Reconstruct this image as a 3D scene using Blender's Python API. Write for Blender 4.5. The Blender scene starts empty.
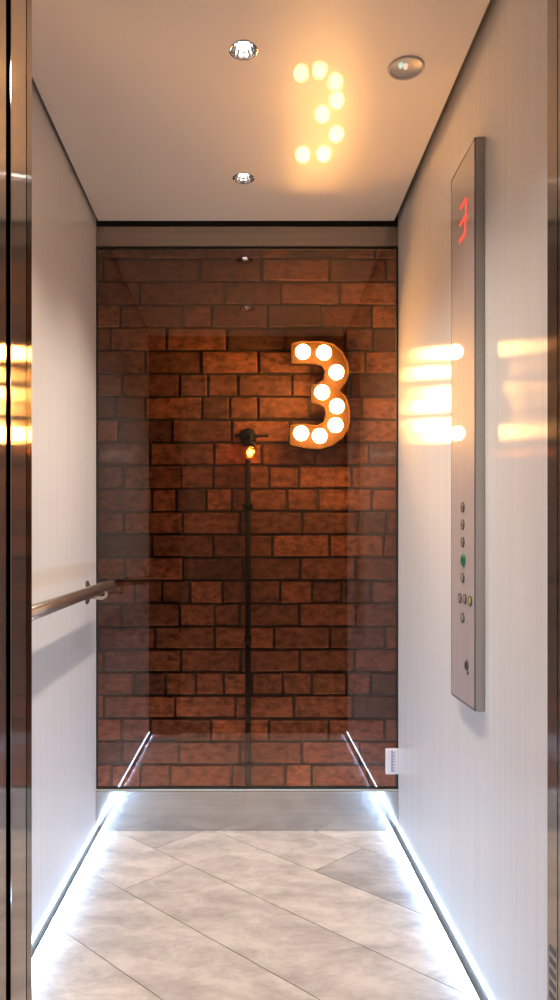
import bpy, bmesh, math, random
from mathutils import Vector, Matrix
random.seed(7)
PI = math.pi
S = bpy.context.scene
C = S.collection
F = 731.0; VX, VY, CH = 250.0, 552.0, 1.026      # picture scale, vanishing point, eye height
def px(x, d): return (x - VX) / F * d
def pz(y, d): return CH + (VY - y) / F * d

# ------------------------------------------------------------------ cab dimensions
XL, XR = -0.568, 0.547
Y0, Y1 = 1.30, 2.70
ZC = 2.238
YB = 3.05            # face of the brick wall

# ------------------------------------------------------------------ materials
def new_mat(name):
    m = bpy.data.materials.new(name); m.use_nodes = True
    nt = m.node_tree
    return m, nt, nt.nodes['Principled BSDF'], nt.nodes, nt.links
def simple(name, col, rough=.5, metal=0., aniso=0., tan=None, spec=.5, coat=0., coat_r=.05, var=0., bump=0., scale=(20, 20, 20), tval=.5):
    m, nt, p, N, L = new_mat(name)
    p.inputs['Base Color'].default_value = (*col, 1)
    p.inputs['Roughness'].default_value = rough
    p.inputs['Metallic'].default_value = metal
    p.inputs['Specular IOR Level'].default_value = spec
    p.inputs['Anisotropic'].default_value = aniso
    p.inputs['Coat Weight'].default_value = coat
    p.inputs['Coat Roughness'].default_value = coat_r
    if tan:
        c = N.new('ShaderNodeCombineXYZ')
        for i in range(3): c.inputs[i].default_value = tan[i]
        L.new(c.outputs[0], p.inputs['Tangent'])
    if var or bump:
        g = N.new('ShaderNodeNewGeometry')
        mp = N.new('ShaderNodeMapping'); mp.inputs['Scale'].default_value = scale
        L.new(g.outputs['Position'], mp.inputs['Vector'])
        n = N.new('ShaderNodeTexNoise'); n.inputs['Scale'].default_value = 1; n.inputs['Detail'].default_value = 5
        L.new(mp.outputs[0], n.inputs['Vector'])
        if var:
            r = N.new('ShaderNodeValToRGB')
            r.color_ramp.elements[0].position = .3; r.color_ramp.elements[1].position = .7
            r.color_ramp.elements[0].color = (*[c * (1 - var) for c in col], 1)
            r.color_ramp.elements[1].color = (*[min(1, c * (1 + var)) for c in col], 1)
            L.new(n.outputs['Fac'], r.inputs[0]); L.new(r.outputs[0], p.inputs['Base Color'])
        if bump:
            b = N.new('ShaderNodeBump'); b.inputs['Strength'].default_value = bump; b.inputs['Distance'].default_value = .002
            L.new(n.outputs['Fac'], b.inputs['Height']); L.new(b.outputs[0], p.inputs['Normal'])
    return m
def emit(name, col, s):
    m, nt, p, N, L = new_mat(name)
    p.inputs['Base Color'].default_value = (*col, 1)
    p.inputs['Emission Color'].default_value = (*col, 1)
    p.inputs['Emission Strength'].default_value = s
    return m

M = {}
M['laminate'] = simple('vertical_grain_laminate', (.77, .74, .72), rough=.15, aniso=.95, tan=(0, 1, 0), spec=.3, var=.035, scale=(60, 60, 1.2))
M['ceiling'] = simple('gloss_ceiling', (.86, .78, .70), rough=.36, spec=.6, coat=.38, coat_r=.03)
M['dark'] = simple('dark_void', (.012, .011, .010), rough=.8)
M['steel_v'] = simple('brushed_steel_vertical', (.36, .31, .275), rough=.09, metal=.85, aniso=.95, tan=(0, 1, 0), var=.06, scale=(60, 60, .6))
M['steel_edge'] = simple('dark_steel_edge', (.20, .165, .15), rough=.11, metal=1, aniso=.95, tan=(0, 1, 0))
M['steel_h'] = simple('brushed_steel_horizontal', (.50, .48, .47), rough=.16, metal=.9, aniso=.4, tan=(0, 0, 1), var=.08, scale=(1.5, 90, 90))
M['header'] = simple('satin_header_steel', (.40, .325, .27), rough=.2, metal=.6, aniso=.5, tan=(1, 0, 0), var=.05, scale=(1.5, 60, 60))
M['rail'] = simple('satin_stainless', (.60, .51, .44), rough=.24, metal=.9)
M['chrome'] = simple('polished_chrome', (.85, .85, .86), rough=.08, metal=1)
M['vent'] = simple('dark_slot_grey', (.06, .055, .06), rough=.6)
M['reflector'] = simple('facet_reflector', (.80, .80, .82), rough=.16, metal=1)
M['plate'] = simple('panel_face_glass', (.50, .43, .415), rough=.5, spec=.5, coat=1., coat_r=.02, var=.04, scale=(80, 80, 2))
M['housing'] = simple('panel_housing_aluminium', (.50, .48, .46), rough=.4, metal=.2)
M['panelline'] = simple('panel_edge_line', (.16, .12, .14), rough=.5)
M['ring'] = simple('button_ring_steel', (.075, .06, .055), rough=.5, metal=0.)
M['button'] = simple('button_face', (.42, .37, .34), rough=.35, metal=.4)
M['green'] = simple('green_button_plastic', (.015, .16, .07), rough=.3)
M['yellow'] = simple('yellow_button_plastic', (.50, .42, .05), rough=.35)
M['glyph'] = simple('engraved_mark', (.08, .07, .07), rough=.6)
M['red_led'] = emit('red_display_glow', (1, .08, .05), .9)
M['display'] = simple('display_window', (.30, .22, .19), rough=.4, coat=1, coat_r=.02)
M['alu'] = simple('skirting_aluminium', (.055, .042, .035), rough=.6, metal=0., var=.15, scale=(40, 8, 40))
M['led'] = emit('cool_led_diffuser', (.38, .64, 1.0), 230)
M['led_up'] = emit('cool_led_wash', (.50, .74, 1.0), 32)
M['bulb'] = emit('warm_marquee_bulb', (1, .62, .19), 215)
M['amberglow'] = emit('amber_filament_glow', (1, .62, .22), 90)
M['downlamp'] = emit('downlight_lamp', (1, .95, .88), 14)
M['marquee'] = simple('aged_brass_channel', (.016, .006, .001), rough=.7, metal=0., spec=.1)
M['black'] = simple('black_iron', (.003, .003, .005), rough=.7, metal=0., spec=.1)
M['white'] = simple('white_plastic', (.80, .78, .82), rough=.4)
M['lilac'] = simple('lilac_grey_plastic', (.42, .38, .50), rough=.4)
M['lens'] = simple('frosted_lens', (.60, .53, .47), rough=.4)
M['lobby'] = simple('lobby_plaster', (.30, .24, .20), rough=.8, var=.1, scale=(2, 2, 2))
M['lobbyfloor'] = simple('lobby_stone', (.16, .14, .13), rough=.4, var=.15, scale=(5, 5, 5))
M['cream'] = simple('cream_trim', (.62, .58, .50), rough=.4)

def amber_glass():
    m, nt, p, N, L = new_mat('amber_bulb_glass')
    out = N['Material Output']
    t = N.new('ShaderNodeBsdfTransparent'); t.inputs[0].default_value = (1, .45, .12, 1)
    e = N.new('ShaderNodeEmission'); e.inputs[0].default_value = (1, .22, .02, 1); e.inputs[1].default_value = .9
    g = N.new('ShaderNodeBsdfGlossy'); g.inputs[0].default_value = (1, .8, .5, 1); g.inputs[1].default_value = .05
    a = N.new('ShaderNodeMixShader'); a.inputs[0].default_value = .45
    b = N.new('ShaderNodeMixShader'); b.inputs[0].default_value = .12
    a.inputs[0].default_value = .3; L.new(t.outputs[0], a.inputs[1]); L.new(e.outputs[0], a.inputs[2])
    L.new(a.outputs[0], b.inputs[1]); L.new(g.outputs[0], b.inputs[2]); L.new(b.outputs[0], out.inputs[0])
    return m
M['amber'] = amber_glass()

def tinted_glass():
    m, nt, p, N, L = new_mat('bronze_tinted_glass')
    N.remove(p); out = N['Material Output']
    t = N.new('ShaderNodeBsdfTransparent'); t.inputs[0].default_value = (.84, .73, .66, 1)
    g = N.new('ShaderNodeBsdfGlossy'); g.inputs[0].default_value = (.95, .95, 1, 1); g.inputs[1].default_value = 0.0
    fr = N.new('ShaderNodeFresnel'); fr.inputs[0].default_value = 1.6
    mx = N.new('ShaderNodeMixShader')
    L.new(fr.outputs[0], mx.inputs[0]); L.new(t.outputs[0], mx.inputs[1]); L.new(g.outputs[0], mx.inputs[2])
    L.new(mx.outputs[0], out.inputs[0])
    return m
M['glass'] = tinted_glass()

def attr_mat(name, lo, hi, kind):
    m, nt, p, N, L = new_mat(name)
    a = N.new('ShaderNodeAttribute'); a.attribute_name = 'tone'
    sep = N.new('ShaderNodeSeparateColor'); L.new(a.outputs['Color'], sep.inputs[0])
    mix = N.new('ShaderNodeMix'); mix.data_type = 'RGBA'
    mix.inputs[6].default_value = (*lo, 1); mix.inputs[7].default_value = (*hi, 1)
    L.new(sep.outputs[0], mix.inputs[0])
    g = N.new('ShaderNodeNewGeometry')
    mp = N.new('ShaderNodeMapping')
    off = N.new('ShaderNodeVectorMath'); off.operation = 'ADD'
    if kind == 'brick':
        mp.inputs['Scale'].default_value = (26, 26, 40)
        L.new(g.outputs['Position'], off.inputs[0])
    else:
        mp.inputs['Rotation'].default_value = (0, 0, PI / 4); mp.inputs['Scale'].default_value = (5.5, 9.5, 5)
        L.new(g.outputs['Position'], off.inputs[0])
    sc = N.new('ShaderNodeVectorMath'); sc.operation = 'SCALE'; sc.inputs[3].default_value = 9
    L.new(a.outputs['Color'], sc.inputs[0])
    L.new(off.outputs[0], mp.inputs['Vector']); 
    off2 = N.new('ShaderNodeVectorMath'); off2.operation = 'ADD'
    L.new(mp.outputs[0], off2.inputs[0]); L.new(sc.outputs[0], off2.inputs[1])
    n = N.new('ShaderNodeTexNoise'); n.inputs['Scale'].default_value = 1.0
    n.inputs['Detail'].default_value = 8; n.inputs['Roughness'].default_value = .72
    if kind != 'brick': n.inputs['Distortion'].default_value = .25
    L.new(off2.outputs[0], n.inputs['Vector'])
    r = N.new('ShaderNodeValToRGB')
    if kind == 'brick':
        r.color_ramp.elements[0].position = .36; r.color_ramp.elements[0].color = (.35, .35, .36, 1)
        r.color_ramp.elements[1].position = .62; r.color_ramp.elements[1].color = (1.35, 1.3, 1.25, 1)
    else:
        r.color_ramp.elements[0].position = .34; r.color_ramp.elements[0].color = (.60, .585, .58, 1)
        r.color_ramp.elements[1].position = .62; r.color_ramp.elements[1].color = (1.08, 1.07, 1.06, 1)
    L.new(n.outputs['Fac'], r.inputs[0])
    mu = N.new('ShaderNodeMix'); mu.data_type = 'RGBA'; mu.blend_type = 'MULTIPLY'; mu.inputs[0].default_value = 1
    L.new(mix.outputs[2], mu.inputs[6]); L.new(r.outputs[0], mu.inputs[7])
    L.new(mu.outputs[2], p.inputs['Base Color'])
    b = N.new('ShaderNodeBump'); b.inputs['Strength'].default_value = .8 if kind == 'brick' else .06
    b.inputs['Distance'].default_value = .006 if kind == 'brick' else .002
    L.new(n.outputs['Fac'], b.inputs['Height']); L.new(b.outputs[0], p.inputs['Normal'])
    p.inputs['Roughness'].default_value = .85 if kind == 'brick' else .48
    p.inputs['Specular IOR Level'].default_value = .2 if kind == 'brick' else .35
    return m
M['brick'] = attr_mat('old_red_brick', (.085, .042, .032), (.27, .108, .062), 'brick')
M['tile'] = attr_mat('stone_effect_plank', (.50, .46, .44), (.74, .675, .62), 'tile')
M['mortar'] = simple('dark_mortar', (.050, .044, .036), rough=.95, var=.35, bump=.6, scale=(60, 60, 60))
M['grout'] = simple('brown_grout', (.24, .19, .16), rough=.8)

# ------------------------------------------------------------------ mesh helpers
def box(bm, a, b, mi=0):
    vs = [bm.verts.new((x, y, z)) for x in (a[0], b[0]) for y in (a[1], b[1]) for z in (a[2], b[2])]
    fs = []
    for q in ((0, 1, 3, 2), (4, 6, 7, 5), (0, 4, 5, 1), (2, 3, 7, 6), (0, 2, 6, 4), (1, 5, 7, 3)):
        f = bm.faces.new([vs[i] for i in q]); f.material_index = mi; fs.append(f)
    return fs
def basis(d):
    d = Vector(d).normalized()
    u = d.orthogonal().normalized(); return u, d.cross(u)
def tube(bm, pts, r, n=20, cap=True, mi=0):
    pts = [Vector(p) for p in pts]; rs = r if isinstance(r, (list, tuple)) else [r] * len(pts)
    rings = []
    u = None
    for i, p in enumerate(pts):
        t = (pts[min(i + 1, len(pts) - 1)] - pts[max(i - 1, 0)]).normalized()
        if u is None: u = t.orthogonal().normalized()
        u = (u - t * u.dot(t)).normalized(); v = t.cross(u)
        rings.append([bm.verts.new(p + (u * math.cos(2 * PI * k / n) + v * math.sin(2 * PI * k / n)) * rs[i]) for k in range(n)])
    for a, b in zip(rings, rings[1:]):
        for k in range(n):
            f = bm.faces.new((a[k], a[(k + 1) % n], b[(k + 1) % n], b[k])); f.smooth = True; f.material_index = mi
    if cap:
        for rr in (rings[0][::-1], rings[-1]):
            f = bm.faces.new(rr); f.material_index = mi
def lathe(bm, prof, org, axis, n=32, mi=0):
    """prof: list of (radius, height along axis)"""
    org = Vector(org); ax = Vector(axis).normalized(); u, v = basis(ax)
    rings = []
    for r, h in prof:
        if r < 1e-6: rings.append([bm.verts.new(org + ax * h)])
        else: rings.append([bm.verts.new(org + ax * h + (u * math.cos(2 * PI * k / n) + v * math.sin(2 * PI * k / n)) * r) for k in range(n)])
    for a, b in zip(rings, rings[1:]):
        for k in range(n):
            q = [a[k % len(a)], a[(k + 1) % len(a)], b[(k + 1) % len(b)], b[k % len(b)]]
            q2 = []
            for w in q:
                if w not in q2: q2.append(w)
            if len(q2) > 2:
                f = bm.faces.new(q2); f.smooth = True; f.material_index = mi
def obj(name, bm, mats, parent=None, bevel=0, seg=2, smooth=False):
    bmesh.ops.recalc_face_normals(bm, faces=bm.faces)
    me = bpy.data.meshes.new(name); bm.to_mesh(me); bm.free()
    o = bpy.data.objects.new(name, me); C.objects.link(o)
    for m in (mats if isinstance(mats, list) else [mats]): me.materials.append(m)
    if bevel:
        b = o.modifiers.new('b', 'BEVEL'); b.width = bevel; b.segments = seg; b.limit_method = 'ANGLE'; b.angle_limit = .9
    if parent:
        o.parent = parent; me.transform(Matrix.Translation(-parent.location))
    return o
def boxo(name, a, b, mat, parent=None, bevel=0):
    bm = bmesh.new(); box(bm, a, b); return obj(name, bm, mat, parent, bevel)
def struct(o): o['kind'] = 'structure'; return o
def tag(o, label, cat, group=None):
    o['label'] = label; o['category'] = cat
    if group: o['group'] = group
    return o
def thing(name, loc, label, cat, group=None):
    o = bpy.data.objects.new(name, None); o.empty_display_size = .05; C.objects.link(o); o.location = loc
    return tag(o, label, cat, group)

# ------------------------------------------------------------------ cab floor: planks laid at 45 degrees
def planks():
    bm = bmesh.new(); lay = bm.loops.layers.float_color.new('tone')
    P, LEN, G = .3615, 1.70, .0042
    joints = {1.836: -2.608, 2.1975: -2.862, 2.559: -2.142, 1.4745: -1.35}
    s0 = 1.4745 - 4 * P
    faces = []
    for k in range(12):
        s = s0 + k * P
        j0 = next((v for kk, v in joints.items() if abs(kk - s) < .02), -2.0 + random.uniform(-.8, .8))
        for q in range(-3, 4):
            a, b = j0 + q * LEN + G / 2, j0 + (q + 1) * LEN - G / 2
            c, d = s + G / 2, s + P - G / 2
            tone = random.uniform(.45, 1)
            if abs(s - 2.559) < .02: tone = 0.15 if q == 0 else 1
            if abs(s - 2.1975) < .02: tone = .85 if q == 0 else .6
            pts = [((x + u) / 2, (u - x) / 2, 0) for u, x in ((c, a), (d, a), (d, b), (c, b))]
            vs = [bm.verts.new(p) for p in pts]
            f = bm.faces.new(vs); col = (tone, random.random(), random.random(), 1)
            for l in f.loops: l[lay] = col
    for co, no in (((XL, 0, 0), (-1, 0, 0)), ((XR, 0, 0), (1, 0, 0)), ((0, Y0 - .03, 0), (0, -1, 0)), ((0, Y1 - .012, 0), (0, 1, 0))):
        bmesh.ops.bisect_plane(bm, geom=bm.verts[:] + bm.edges[:] + bm.faces[:], plane_co=co, plane_no=no, clear_outer=True)
    for f in bm.faces:
        if f.normal.z < 0: f.normal_flip()
    r = bmesh.ops.extrude_face_region(bm, geom=bm.faces[:])
    bmesh.ops.translate(bm, verts=[v for v in r['geom'] if isinstance(v, bmesh.types.BMVert)], vec=(0, 0, -.003))
    for f in bm.faces: f.material_index = 0
    box(bm, (XL, Y0 - .03, -.04), (XR, Y1 - .012, -.0018), 1)
    return struct(obj('floor', bm, [M['tile'], M['grout']]))
planks()

# ------------------------------------------------------------------ cab walls
for nm, a, b in (('wall_left', (XL - .03, Y0, 0), (XL, Y1 + .02, 2.30)), ('wall_right', (XR, Y0, 0), (XR + .03, Y1 + .02, 2.30))):
    struct(boxo(nm, a, b, M['laminate']))
struct(boxo('trim_1', (XL, Y1 - .012, 0), (XR, Y1 + .012, .146), M['steel_h'])).name = 'trim_1'
struct(boxo('trim_2', (XL, Y1 - .006, .146), (XR, Y1 + .012, .151), M['cream']))
struct(boxo('trim_3', (XL, Y1 - .002, 2.154), (XR, Y1 + .03, 2.228), M['header'], bevel=.0015))
struct(boxo('trim_4', (XL, Y1 + .002, 2.228), (XR, Y1 + .03, 2.30), M['dark']))
# glass rear wall with dark edge seals
gl = struct(boxo('window_1', (XL + .004, Y1, .151), (XR - .004, Y1 + .008, 2.154), M['glass']))
bm = bmesh.new()
box(bm, (XL, Y1 - .003, .151), (XL + .005, Y1 + .012, 2.154)); box(bm, (XR - .006, Y1 - .003, .151), (XR, Y1 + .012, 2.154))
box(bm, (XL, Y1 - .003, 2.147), (XR, Y1 + .012, 2.154)); box(bm, (XL, Y1 - .003, .151), (XR, Y1 + .012, .157))
obj('seal', bm, M['dark'], gl)

# ceiling panel, set in from the walls with a shadow gap, pierced for the lights
DL = [(px(243.5, 1.765), 1.765, .034), (px(243.5, 2.37), 2.37, .034), (px(406, 1.83), 1.83, .044)]
bm = bmesh.new(); box(bm, (-.556, Y0, ZC), (.5275, 2.675, ZC + .012))
ceil = obj('ceiling', bm, M['ceiling'])
bm = bmesh.new()
for x, y, r in DL: tube(bm, [(x, y, ZC - .05), (x, y, ZC + .05)], r - .003, 48)
cut = obj('cutter', bm, M['dark'])
md = ceil.modifiers.new('holes', 'BOOLEAN'); md.object = cut; md.operation = 'DIFFERENCE'; md.solver = 'EXACT'
dg = bpy.context.evaluated_depsgraph_get()
nm = bpy.data.meshes.new_from_object(ceil.evaluated_get(dg)); ceil.modifiers.clear(); ceil.data = nm
bpy.data.objects.remove(cut); struct(ceil)
struct(boxo('trim_5', (XL - .03, Y0, 2.30), (XR + .03, Y1 + .03, 2.33), M['dark']))

# skirting with light strips along both walls
for side, xw, s, xi in (('left', XL, 1, -.545), ('right', XR, -1, .521)):
    a, b = sorted((xw, xi))
    xb = xi - s * .0055
    bm = bmesh.new(); box(bm, (a, Y0, .0092), (b, Y1 - .013, .012))
    u, v = sorted((xw, xb)); box(bm, (u, Y0, 0), (v, Y1 - .013, .0092))
    struct(obj('baseboard_' + side, bm, M['alu']))
    t = thing('led_light_strip', ((a + b) / 2, (Y0 + Y1) / 2, 0.003),
              'glowing cool white light strip along the foot of the %s cab wall' % side, 'light strip')
    u, v = sorted((xb, xb + s * .001))
    boxo('floor_diffuser', (u, Y0 + .002, .0005), (v, Y1 - .014, .0088), M['led'], t)
    u, v = sorted((xw + s * .0005, xw + s * .0035))
    boxo('wall_diffuser', (u, Y0 + .002, .0122), (v, Y1 - .014, .0175), M['led_up'], t)

# ------------------------------------------------------------------ front of the cab: door jambs, header, lobby
def jamb(label, x_in, s, ys, mat=None):
    a, b = sorted((x_in, x_in + s * .26))
    t = thing('door_jamb', ((a + b) / 2, ys[0], 0), label, 'door frame')
    boxo('jamb_panel', (a, ys[0], 0), (b, ys[1], 2.10), mat or M['steel_v'], t, bevel=.001)
    return t
j1 = jamb('brushed bronze steel car door jamb beside the left wall, behind the black gap', -.389, -1, (1.19, 1.30))
a = boxo('edge_return', (-.3915, 1.272, 0), (-.3882, 1.3005, 2.10), M['steel_edge'], j1)
j2 = jamb('outer brushed steel door jamb at the far left picture edge, before the black gap', -.389, -1, (.80, 1.166))
bm = bmesh.new(); box(bm, (-.65, 1.166, 0), (-.405, 1.19, 2.12))
tag(obj('door_seal', bm, M['black']), 'narrow black vertical gap seal between the two left steel door jambs', 'door seal')
j3 = jamb('brushed bronze steel jamb at the right picture edge with slots low down', .5285, 1, (.80, 1.30))
boxo('edge_line', (.5278, 1.2555, 0), (.5300, 1.2575, 2.10), M['steel_edge'], j3)
vb = bmesh.new()
for k in range(17):
    z = .335 - k * .0203
    box(vb, (.5279, 1.264, z - .0110), (.531, 1.2895, z))
vs = obj('vent_slots', vb, M['vent'], j3)
struct(boxo('trim_6', (-.65, .80, 2.10), (.79, 1.30, 2.33), M['steel_v']))
struct(boxo('wall_front_left', (-.65, 1.1661, 0), (-.57, 1.19, 2.33), M['dark']))
struct(boxo('trim_7', (-.389, 1.0, -.04), (.525, Y0 - .03, -.001), M['steel_h']))
# lobby behind the camera
struct(boxo('floor_lobby', (-1.6, -2.4, -.05), (1.6, 1.0, -.002), M['lobbyfloor']))
struct(boxo('ceiling_lobby', (-1.6, -2.4, 2.6), (1.6, .80, 2.65), M['lobby']))
struct(boxo('wall_lobby_back', (-1.6, -2.45, 0), (1.6, -2.4, 2.6), M['lobby']))
struct(boxo('wall_lobby_left', (-1.65, -2.4, 0), (-1.6, .80, 2.6), M['lobby']))
struct(boxo('wall_lobby_right', (1.6, -2.4, 0), (1.65, .80, 2.6), M['lobby']))
struct(boxo('wall_lobby_front_left', (-1.6, .80, 0), (-.65, .85, 2.6), M['lobby']))
struct(boxo('wall_lobby_front_right', (.79, .80, 0), (1.6, .85, 2.6), M['lobby']))
struct(boxo('wall_lobby_front_top', (-.65, .80, 2.33), (.79, .85, 2.6), M['lobby']))

# ------------------------------------------------------------------ shaft and brick wall behind the glass
def bricks():
    known = {  # vertical joints seen in each course, picture x
        0: [103, 199, 262, 330], 1: [140, 224, 281, 340], 2: [120, 182.6, 211, 268, 322, 372], 3: [110, 167, 226.6, 285, 345],
        4: [145, 200.8, 258.5, 312, 366], 5: [122, 179.6, 207.8, 238, 292, 350], 6: [145, 202, 229.6, 258, 310, 362], 7: [118, 172, 232, 290, 345],
        8: [150, 214, 262, 315, 370], 9: [124, 181, 213, 269, 298.5, 352], 10: [152, 176, 206, 232, 286.8, 318, 372], 11: [124, 182.6, 240, 301.6, 358],
        12: [152, 213, 272, 329.7, 384], 13: [125, 182.6, 243, 300.4, 356], 14: [134, 162, 190, 222.7, 280, 312, 342, 372], 15: [122, 179.6, 214.5, 240, 299.6, 357],
        16: [155, 214.5, 274, 330, 386], 17: [103.7, 181, 241, 300, 355], 18: [134, 165, 195.6, 224, 252, 283, 312, 347, 370.6], 19: [103.7, 175, 235.7, 293.8, 353],
        20: [150, 211.4, 269, 329, 385], 21: [122, 179.6, 240, 301.6, 360], 22: [140, 170, 232, 285, 312, 368], 23: [118, 190, 248, 310, 366]}
    bm = bmesh.new(); lay = bm.loops.layers.float_color.new('tone')
    x0, x1 = -1.0, 1.0
    for k in range(-14, 36):
        z1 = pz(258.8 + k * 22.97, YB); z0 = pz(258.8 + (k + 1) * 22.97, YB)
        J = [px(v, YB) for v in known.get(k, [])]
        if not J: J = [px(250 + random.uniform(-25, 25), YB)]
        while J[-1] < x1: J.append(J[-1] + random.choice([.235, .235, .24, .12]))
        while J[0] > x0: J.insert(0, J[0] - random.choice([.235, .235, .24, .12]))
        for a, b in zip(J, J[1:]):
            a, b = max(a, x0), min(b, x1)
            if b - a < .03: continue
            g = .0052; d = random.uniform(-.003, .002)
            tone = min(1, max(0, random.gauss(.5, .27)))
            r2, r3 = random.random(), random.random()
            e = .004
            j = lambda: random.uniform(-.0022, .0022)
            fr = [(a + g + j(), z0 + g + j()), (b - g + j(), z0 + g + j()), (b - g + j(), z1 - g + j()), (a + g + j(), z1 - g + j())]
            front = [bm.verts.new((min(max(p[0], a + g + e * 0.2), b - g - e * .2) + (e if i in (0, 3) else -e) * .6, YB + d, p[1] + (e if i < 2 else -e) * .6)) for i, p in enumerate(fr)]
            mid = [bm.verts.new((p[0], YB + d + .004, p[1])) for p in fr]
            back = [bm.verts.new((p[0], YB + .02, p[1])) for p in fr]
            fs = [bm.faces.new(front)]
            for A, B in ((front, mid), (mid, back)):
                for i in range(4): fs.append(bm.faces.new((A[i], A[(i + 1) % 4], B[(i + 1) % 4], B[i])))
            for f in fs:
                for l in f.loops: l[lay] = (tone, r2, r3, 1)
    box(bm, (x0, YB + .010, -.5), (x1, YB + .06, 3.6), 1)
    return struct(obj('wall_back', bm, [M['brick'], M['mortar']]))
bricks()
struct(boxo('wall_shaft_left', (-1.03, Y1 + .10, -.5), (-1.0, YB + .06, 3.6), M['lobby']))
struct(boxo('wall_shaft_right', (1.0, Y1 + .10, -.5), (1.03, YB + .06, 3.6), M['lobby']))

# ------------------------------------------------------------------ illuminated number on the brick
D3 = 2.96
B3 = [(303, 351.5), (324, 352.3), (336.5, 372), (322.3, 392), (337, 406), (335.7, 424.8), (319.8, 435.7), (301.2, 433)]
out_px = [(291.5, 342), (300, 339.5), (322, 339.5), (334, 342), (343.5, 350), (349, 361), (350, 373), (346.5, 382), (340.5, 389),
          (346.5, 395), (350.5, 405), (351, 418), (349, 429), (343, 438), (333, 445), (320, 448.5), (306, 447.5), (290, 444.5),
          (290, 424), (304, 422.5), (317, 424.5), (324, 421), (326, 414), (325, 406.5), (319, 403), (311.5, 402), (311.5, 384),
          (318, 382.5), (324, 378), (325.5, 370.5), (322, 364.5), (314, 362.5), (304, 362), (291.5, 362.5)]
t = thing('marquee_number', (px(320, D3), 3.0, pz(448.5, D3)),
          'glowing channel number three with eight round bulbs on the brick wall', 'illuminated number')
pts = [(px(a, D3), pz(b, D3)) for a, b in out_px]
bm = bmesh.new()
vf = [bm.verts.new((x, 3.012, z)) for x, z in pts]; f = bm.faces.new(vf)
r = bmesh.ops.extrude_face_region(bm, geom=[f])
bmesh.ops.translate(bm, verts=[v for v in r['geom'] if isinstance(v, bmesh.types.BMVert)], vec=(0, .004, 0))
obj('back_plate', bm, M['marquee'], t)
# rim wall following the outline, with thickness
bm = bmesh.new(); n = len(pts); ins = []
for i in range(n):
    p0, p1, p2 = Vector(pts[i - 1]), Vector(pts[i]), Vector(pts[(i + 1) % n])
    d1, d2 = (p1 - p0).normalized(), (p2 - p1).normalized()
    nn = Vector((d1.y + d2.y, -(d1.x + d2.x))).normalized()
    ins.append(p1 + nn * .0022)
loops = []
for P_, y in ((pts, 3.014), (pts, 2.980), (ins, 2.980), (ins, 3.012)):
    loops.append([bm.verts.new((p[0], y, p[1])) for p in P_])
for A, B in zip(loops, loops[1:]):
    for i in range(n): bm.faces.new((A[i], A[(i + 1) % n], B[(i + 1) % n], B[i]))
obj('channel_rim', bm, M['marquee'], t)
for a, b in B3:
    x, z = px(a, D3), pz(b, D3)
    bm = bmesh.new()
    lathe(bm, [(0, -.029), (.012, -.0275), (.022, -.020), (.0285, -.008), (.030, .002), (.0265, .014), (.018, .024), (.012, .030), (.011, .034)], (x, 2.955 + .010, z), (0, 1, 0), 20)
    bo = obj('bulb', bm, M['bulb'], t)
    bm = bmesh.new(); lathe(bm, [(0, 0), (.0145, 0), (.0145, -.014), (.012, -.016)], (x, 3.012, z), (0, 1, 0), 20)
    so = obj('bulb_socket', bm, M['black']); so.parent = bo; so.data.transform(Matrix.Translation(-t.location))

# conduit and small amber lamp on the brick
DC = 3.03
cx = px(248, DC)
t = thing('wall_conduit', (cx, 3.04, -.4), 'thin black vertical conduit pipe running down the brick wall below the amber lamp', 'pipe')
bm = bmesh.new(); tube(bm, [(cx, DC, -.4), (cx, DC, pz(441, DC))], .0112, 16); obj('pipe', bm, M['black'], t)
for y in (506, 640, 765):
    z = pz(y, DC)
    bm = bmesh.new(); lathe(bm, [(.0112, -.016), (.0150, -.014), (.0150, .014), (.0112, .016)], (cx, DC, z), (0, 0, 1), 20)
    if y == 506: box(bm, (cx - .022, DC + .004, z - .008), (cx + .022, 3.05, z + .008))
    obj('coupling', bm, M['black'], t)
DA = 2.985
lx, lz = px(250, DA), pz(452.5, DA)
bz = pz(436, 3.02)
t = thing('wall_lamp', (cx, 3.05, bz), 'small amber glass bulb lamp hanging from a black round box at the conduit top', 'lamp')
bm = bmesh.new(); lathe(bm, [(0, -.040), (.018, -.040), (.027, -.034), (.029, -.026), (.029, .0), (.036, .002), (.036, .006), (0, .006)], (cx, 3.042, bz), (0, 1, 0), 32)
obj('junction_box', bm, M['black'], t, bevel=.001)
bm = bmesh.new(); tube(bm, [(cx, 3.00, bz - .004), (lx, DA + .006, bz - .004), (lx, DA, bz - .012), (lx, DA, lz + .040)], .007, 12)
tube(bm, [(cx - .055, 3.03, bz + .003), (cx + .085, 3.03, bz + .003)], .0055, 12)
obj('bracket', bm, M['black'], t)
bm = bmesh.new(); lathe(bm, [(0, .046), (.013, .046), (.019, .036), (.0205, .022), (.017, .022)], (lx, DA, lz), (0, 0, 1), 24)
obj('lamp_holder', bm, M['black'], t)
bm = bmesh.new(); lathe(bm, [(.012, .026), (.021, .018), (.0255, .004), (.027, -.012), (.022, -.024), (.010, -.029), (0, -.030)], (lx, DA, lz), (0, 0, 1), 24)
bo = obj('glass_bulb', bm, M['amber'], t)
bm = bmesh.new(); lathe(bm, [(0, -.014), (.010, -.010), (.013, 0), (.010, .010), (0, .014)], (lx, DA, lz), (0, 0, 1), 16)
fo = obj('filament', bm, M['amberglow']); fo.parent = bo; fo.data.transform(Matrix.Translation(-t.location))

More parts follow.
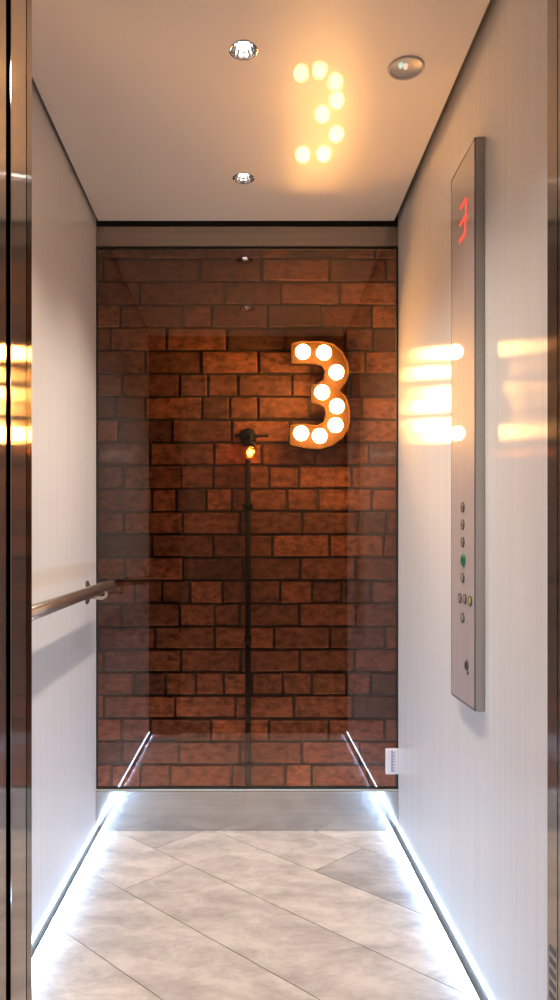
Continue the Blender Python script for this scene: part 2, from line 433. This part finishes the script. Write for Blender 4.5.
# ------------------------------------------------------------------ ceiling fittings
labs = ['round chrome downlight glowing white in the ceiling, nearest the doorway',
        'small round chrome downlight in the ceiling near the brick wall end']
for (x, y, r), lab in zip(DL[:2], labs):
    t = thing('downlight', (x, y, ZC), lab, 'ceiling light', 'round chrome downlights in the ceiling')
    bm = bmesh.new(); lathe(bm, [(r - .004, .004), (r - .004, 0), (r - .003, -.0015), (r + .001, -.0015), (r + .002, 0), (r + .002, .0005)], (x, y, ZC), (0, 0, 1), 48)
    obj('trim_ring', bm, M['chrome'], t)
    bm = bmesh.new(); n = 16
    prof = [(r - .004, -.001), (r - .007, .010), (r - .014, .024), (.012, .034), (.0, .034)]
    lathe(bm, prof, (x, y, ZC), (0, 0, 1), n)
    for f in bm.faces: f.smooth = False
    obj('reflector', bm, M['reflector'], t)
    bm = bmesh.new(); lathe(bm, [(0, .006), (.008, .008), (.0125, .016), (.0125, .026), (.008, .033)], (x, y, ZC), (0, 0, 1), 24)
    obj('lamp', bm, M['downlamp'], t)
x, y, r = DL[2]
t = thing('ceiling_light', (x, y, ZC), 'unlit round ceiling fitting with a clear lens on the right side', 'ceiling light')
bm = bmesh.new(); lathe(bm, [(r - .006, .004), (r - .006, -.001), (r - .003, -.004), (r, -.004), (r + .002, 0), (r + .002, .0005)], (x, y, ZC), (0, 0, 1), 48)
obj('trim_ring', bm, M['lens'], t)
bm = bmesh.new(); lathe(bm, [(r - .005, .001), (r - .012, .004), (.014, .008), (0, .008)], (x, y, ZC), (0, 0, 1), 40)
obj('lens', bm, M['lens'], t)
for dx, dy, c in ((-.014, -.004, (.55, .8, .62)), (-.001, .0, (.9, .62, .5))):
    bm = bmesh.new(); lathe(bm, [(0, -.004), (.004, -.002), (.0055, .003), (.0055, .008)], (x + dx, y + dy, ZC), (0, 0, 1), 16)
    obj('indicator', bm, emit('indicator_glow', c, .8), t)

# ------------------------------------------------------------------ handrail on the left wall
RX, RZ = -.500, .905
t = thing('handrail', (RX, 1.95, RZ), 'round satin steel handrail fixed along the white left wall', 'handrail')
bm = bmesh.new(); R_ = .0178
zr = lambda y: .9086 + (y - 2.6) * .0237
tube(bm, [(RX, 1.36, zr(1.36)), (RX, 1.362, zr(1.362)), (RX, 2.606, zr(2.606)), (RX, 2.611, zr(2.611))], [R_ - .003, R_, R_, R_ - .003], 32)
obj('rail_tube', bm, M['rail'], t)
for y in (2.545, 1.45):
    bm = bmesh.new(); lathe(bm, [(0, .006), (.034, .006), (.040, .004), (.042, 0)], (XL, y, RZ - .020), (1, 0, 0), 32)
    b = obj('wall_rose', bm, M['rail'], t)
    bm = bmesh.new(); tube(bm, [(XL + .006, y, RZ - .036), (RX - .014, y, RZ - .040), (RX - .004, y, RZ - .037), (RX, y, RZ - .028), (RX, y, RZ - .014)], .0060, 14)
    obj('bracket_arm', bm, M['rail'], t)

# ------------------------------------------------------------------ control panel on the right wall
FX = .524; PZ0, PZ1, PY0, PY1 = .654, 1.994, 1.703, 1.902
t = thing('control_panel', (XR, (PY0 + PY1) / 2, PZ0), 'tall narrow steel lift control panel with buttons on the right wall', 'control panel')
boxo('housing', (FX + .002, PY0, PZ0), (XR, PY1, PZ1), M['housing'], t, bevel=.001)
fp = boxo('face_plate', (FX, PY0 + .004, PZ0 + .004), (FX + .003, PY1 - .003, PZ1 - .004), M['plate'], t, bevel=.0005)
bm = bmesh.new()
for a, b in (((PY0 + .001, PZ0 + .001), (PY0 + .004, PZ1 - .001)), ((PY1 - .003, PZ0 + .001), (PY1 - .0005, PZ1 - .001)),
             ((PY0 + .001, PZ0 + .001), (PY1 - .001, PZ0 + .006)), ((PY0 + .001, PZ1 - .004), (PY1 - .001, PZ1 - .001))):
    box(bm, (FX - .0005, a[0], a[1]), (FX + .003, b[0], b[1]))
obj('edge_frame', bm, M['panelline'], t)
def disc(name, y, z, r, prot, mat, parent, hole=0):
    bm = bmesh.new()
    if hole: lathe(bm, [(hole, 0), (hole, prot), (r - .0008, prot), (r, prot - .001), (r, 0)], (FX, y, z), (-1, 0, 0), 28)
    else: lathe(bm, [(0, prot), (r - .0015, prot), (r, prot - .0012), (r, 0)], (FX, y, z), (-1, 0, 0), 28)
    return obj(name, bm, mat, parent)
YB0 = .524 * F / 213
spec = [(YB0, 507), (YB0, 524.6), (YB0, 542), (1.792, 560), (YB0, 577.7), (1.822, 598), (1.780, 599), (1.737, 601), (YB0, 617.7)]
for i, (y, py) in enumerate(spec):
    z = CH - (py - VY) / F * y
    m = {3: M['green'], 7: M['yellow']}.get(i, M['button'])
    r = .0165 if i == 3 else .0130
    b = disc('button', y, z, r - .0035, .0022 if i != 3 else .005, m, t)
    if i == 3: b['label'] = 'green button'
    if i == 7: b['label'] = 'yellow button'
    rg = disc('button_ring', y, z, r, .0025, M['ring'] if i != 3 else M['green'], t, hole=r - .0040)
    rg.parent = b
    if i in (0, 1, 2):   # small raised centre bar
        bm = bmesh.new(); box(bm, (FX - .0030, y - .0025, z - .005), (FX - .0020, y + .0025, z + .005))
        g = obj('button_mark', bm, M['glyph'], t); g.parent = b
z = CH - (665 - VY) / F * 1.77
k = disc('key_switch', 1.765, z, .013, .003, M['ring'], t)
bm = bmesh.new(); box(bm, (FX - .0048, 1.763, z - .008), (FX - .0028, 1.767, z + .006)); g = obj('key_slot', bm, M['dark'], t); g.parent = k
zz = CH - (673 - VY) / F * 1.755
bm = bmesh.new(); lathe(bm, [(0, .0035), (.004, .003), (.005, 0)], (FX, 1.755, zz), (-1, 0, 0), 16); obj('key_indicator', bm, M['glyph'], t)
# floor display
dz0, dz1, dy0, dy1 = 1.775, 1.905, 1.735, 1.86
dp = boxo('display', (FX - .0001, dy0, dz0), (FX + .002, dy1, dz1), M['plate'], t)
bm = bmesh.new()
def seg(y0, z0, y1, z1, w=.009):   # bars of the red number, reader's left is larger y
    d = Vector((0, y1 - y0, z1 - z0)).normalized(); n_ = Vector((0, -d.z, d.y)) * w / 2
    a, b = Vector((FX - .0014, y0, z0)), Vector((FX - .0014, y1, z1))
    vs = [bm.verts.new(p) for p in (a - n_, a + n_, b + n_, b - n_)]; bm.faces.new(vs)
yl, yr, zb, zm, zt = 1.822, 1.772, 1.800, 1.840, 1.880
sh = -.006
seg(yl + sh, zt, yr + sh, zt); seg(yr + sh, zt, yr, zm); seg(yl, zm, yr, zm); seg(yr, zm, yr - sh, zb); seg(yl - sh, zb, yr - sh, zb)
g = obj('display_number', bm, M['red_led'], t); g.parent = dp; g['label'] = 'red lit floor number'

# small white clip at the glass edge
xa, xb = px(385.5, 2.69), px(397, 2.69); za, zb_ = pz(774, 2.69), pz(748.5, 2.69)
t = thing('wall_clip', ((xa + XR) / 2, 2.69, za), 'small white upright plastic clip low at the right edge of the dark glass', 'clip')
boxo('clip_body', (xa, 2.683, za), (XR, 2.697, zb_), M['white'], t, bevel=.003)
bm = bmesh.new()
box(bm, (xa + .019, 2.6815, za + .010), (xa + .027, 2.684, zb_ - .006))
for k in range(7): box(bm, (xa + .027, 2.6815, za + .012 + k * .011), (xa + .034, 2.684, za + .016 + k * .011))
obj('clip_label', bm, M['lilac'], t)

# ------------------------------------------------------------------ lights
def spot(x, y, z, w, col, ang, r=.02):
    l = bpy.data.lights.new('downlight_beam', 'SPOT'); l.energy = w; l.color = col; l.spot_size = ang; l.spot_blend = 1; l.shadow_soft_size = r
    o = bpy.data.objects.new('downlight_beam', l); C.objects.link(o); o.location = (x, y, z)
def area(name, loc, rot, sx, sy, w, col):
    l = bpy.data.lights.new(name, 'AREA'); l.shape = 'RECTANGLE'; l.size = sx; l.size_y = sy; l.energy = w; l.color = col
    o = bpy.data.objects.new(name, l); C.objects.link(o); o.location = loc; o.rotation_euler = rot
for x, y, r in DL[:2]: spot(x, y, ZC + .002, 60, (1, .86, .72), math.radians(112), .022)
# unseen fill lights added above and below in the shaft to brighten the brick
area('shaft_fill_top', (0, 2.88, 3.5), (0, 0, 0), 1.6, .2, 4, (1, .74, .5))
area('shaft_fill_low', (0, 2.86, -.45), (PI, 0, 0), 1.6, .2, 30, (1, .8, .6))
def lamp(name, loc, w, r, col):
    l = bpy.data.lights.new(name, 'POINT'); l.energy = w; l.color = col; l.shadow_soft_size = r
    o = bpy.data.objects.new(name, l); C.objects.link(o); o.location = loc
lamp('lobby_fill_light', (.1, .30, 2.45), 34, .08, (1, .88, .76))  # unseen fill added behind the camera to brighten the cab walls
lamp('lobby_wall_lamp', (-.63, -1.6, 1.98), 6, .018, (1, .85, .7))
lamp('lobby_wall_lamp', (.87, -1.6, 1.98), 8, .018, (1, .85, .7))
w = bpy.data.worlds.new('World'); S.world = w; w.use_nodes = True
w.node_tree.nodes['Background'].inputs[0].default_value = (.9, .75, .6, 1)
w.node_tree.nodes['Background'].inputs[1].default_value = .03

# ------------------------------------------------------------------ camera and colour
cam = bpy.data.cameras.new('Camera'); co = bpy.data.objects.new('Camera', cam); C.objects.link(co)
co.location = (0, 0, CH); co.rotation_euler = (PI / 2, 0, 0)
cam.sensor_fit = 'VERTICAL'; cam.sensor_height = 36; cam.sensor_width = 36; cam.lens = 36 * F / 1000
cam.shift_x = .030; cam.shift_y = .052; cam.clip_start = .02
S.camera = co
S.view_settings.view_transform = 'Standard'; S.view_settings.look = 'None'
S.view_settings.exposure = 0
S.cycles.use_denoising = True
S.cycles.max_bounces = 8; S.cycles.transparent_max_bounces = 16
S.cycles.sample_clamp_indirect = 6
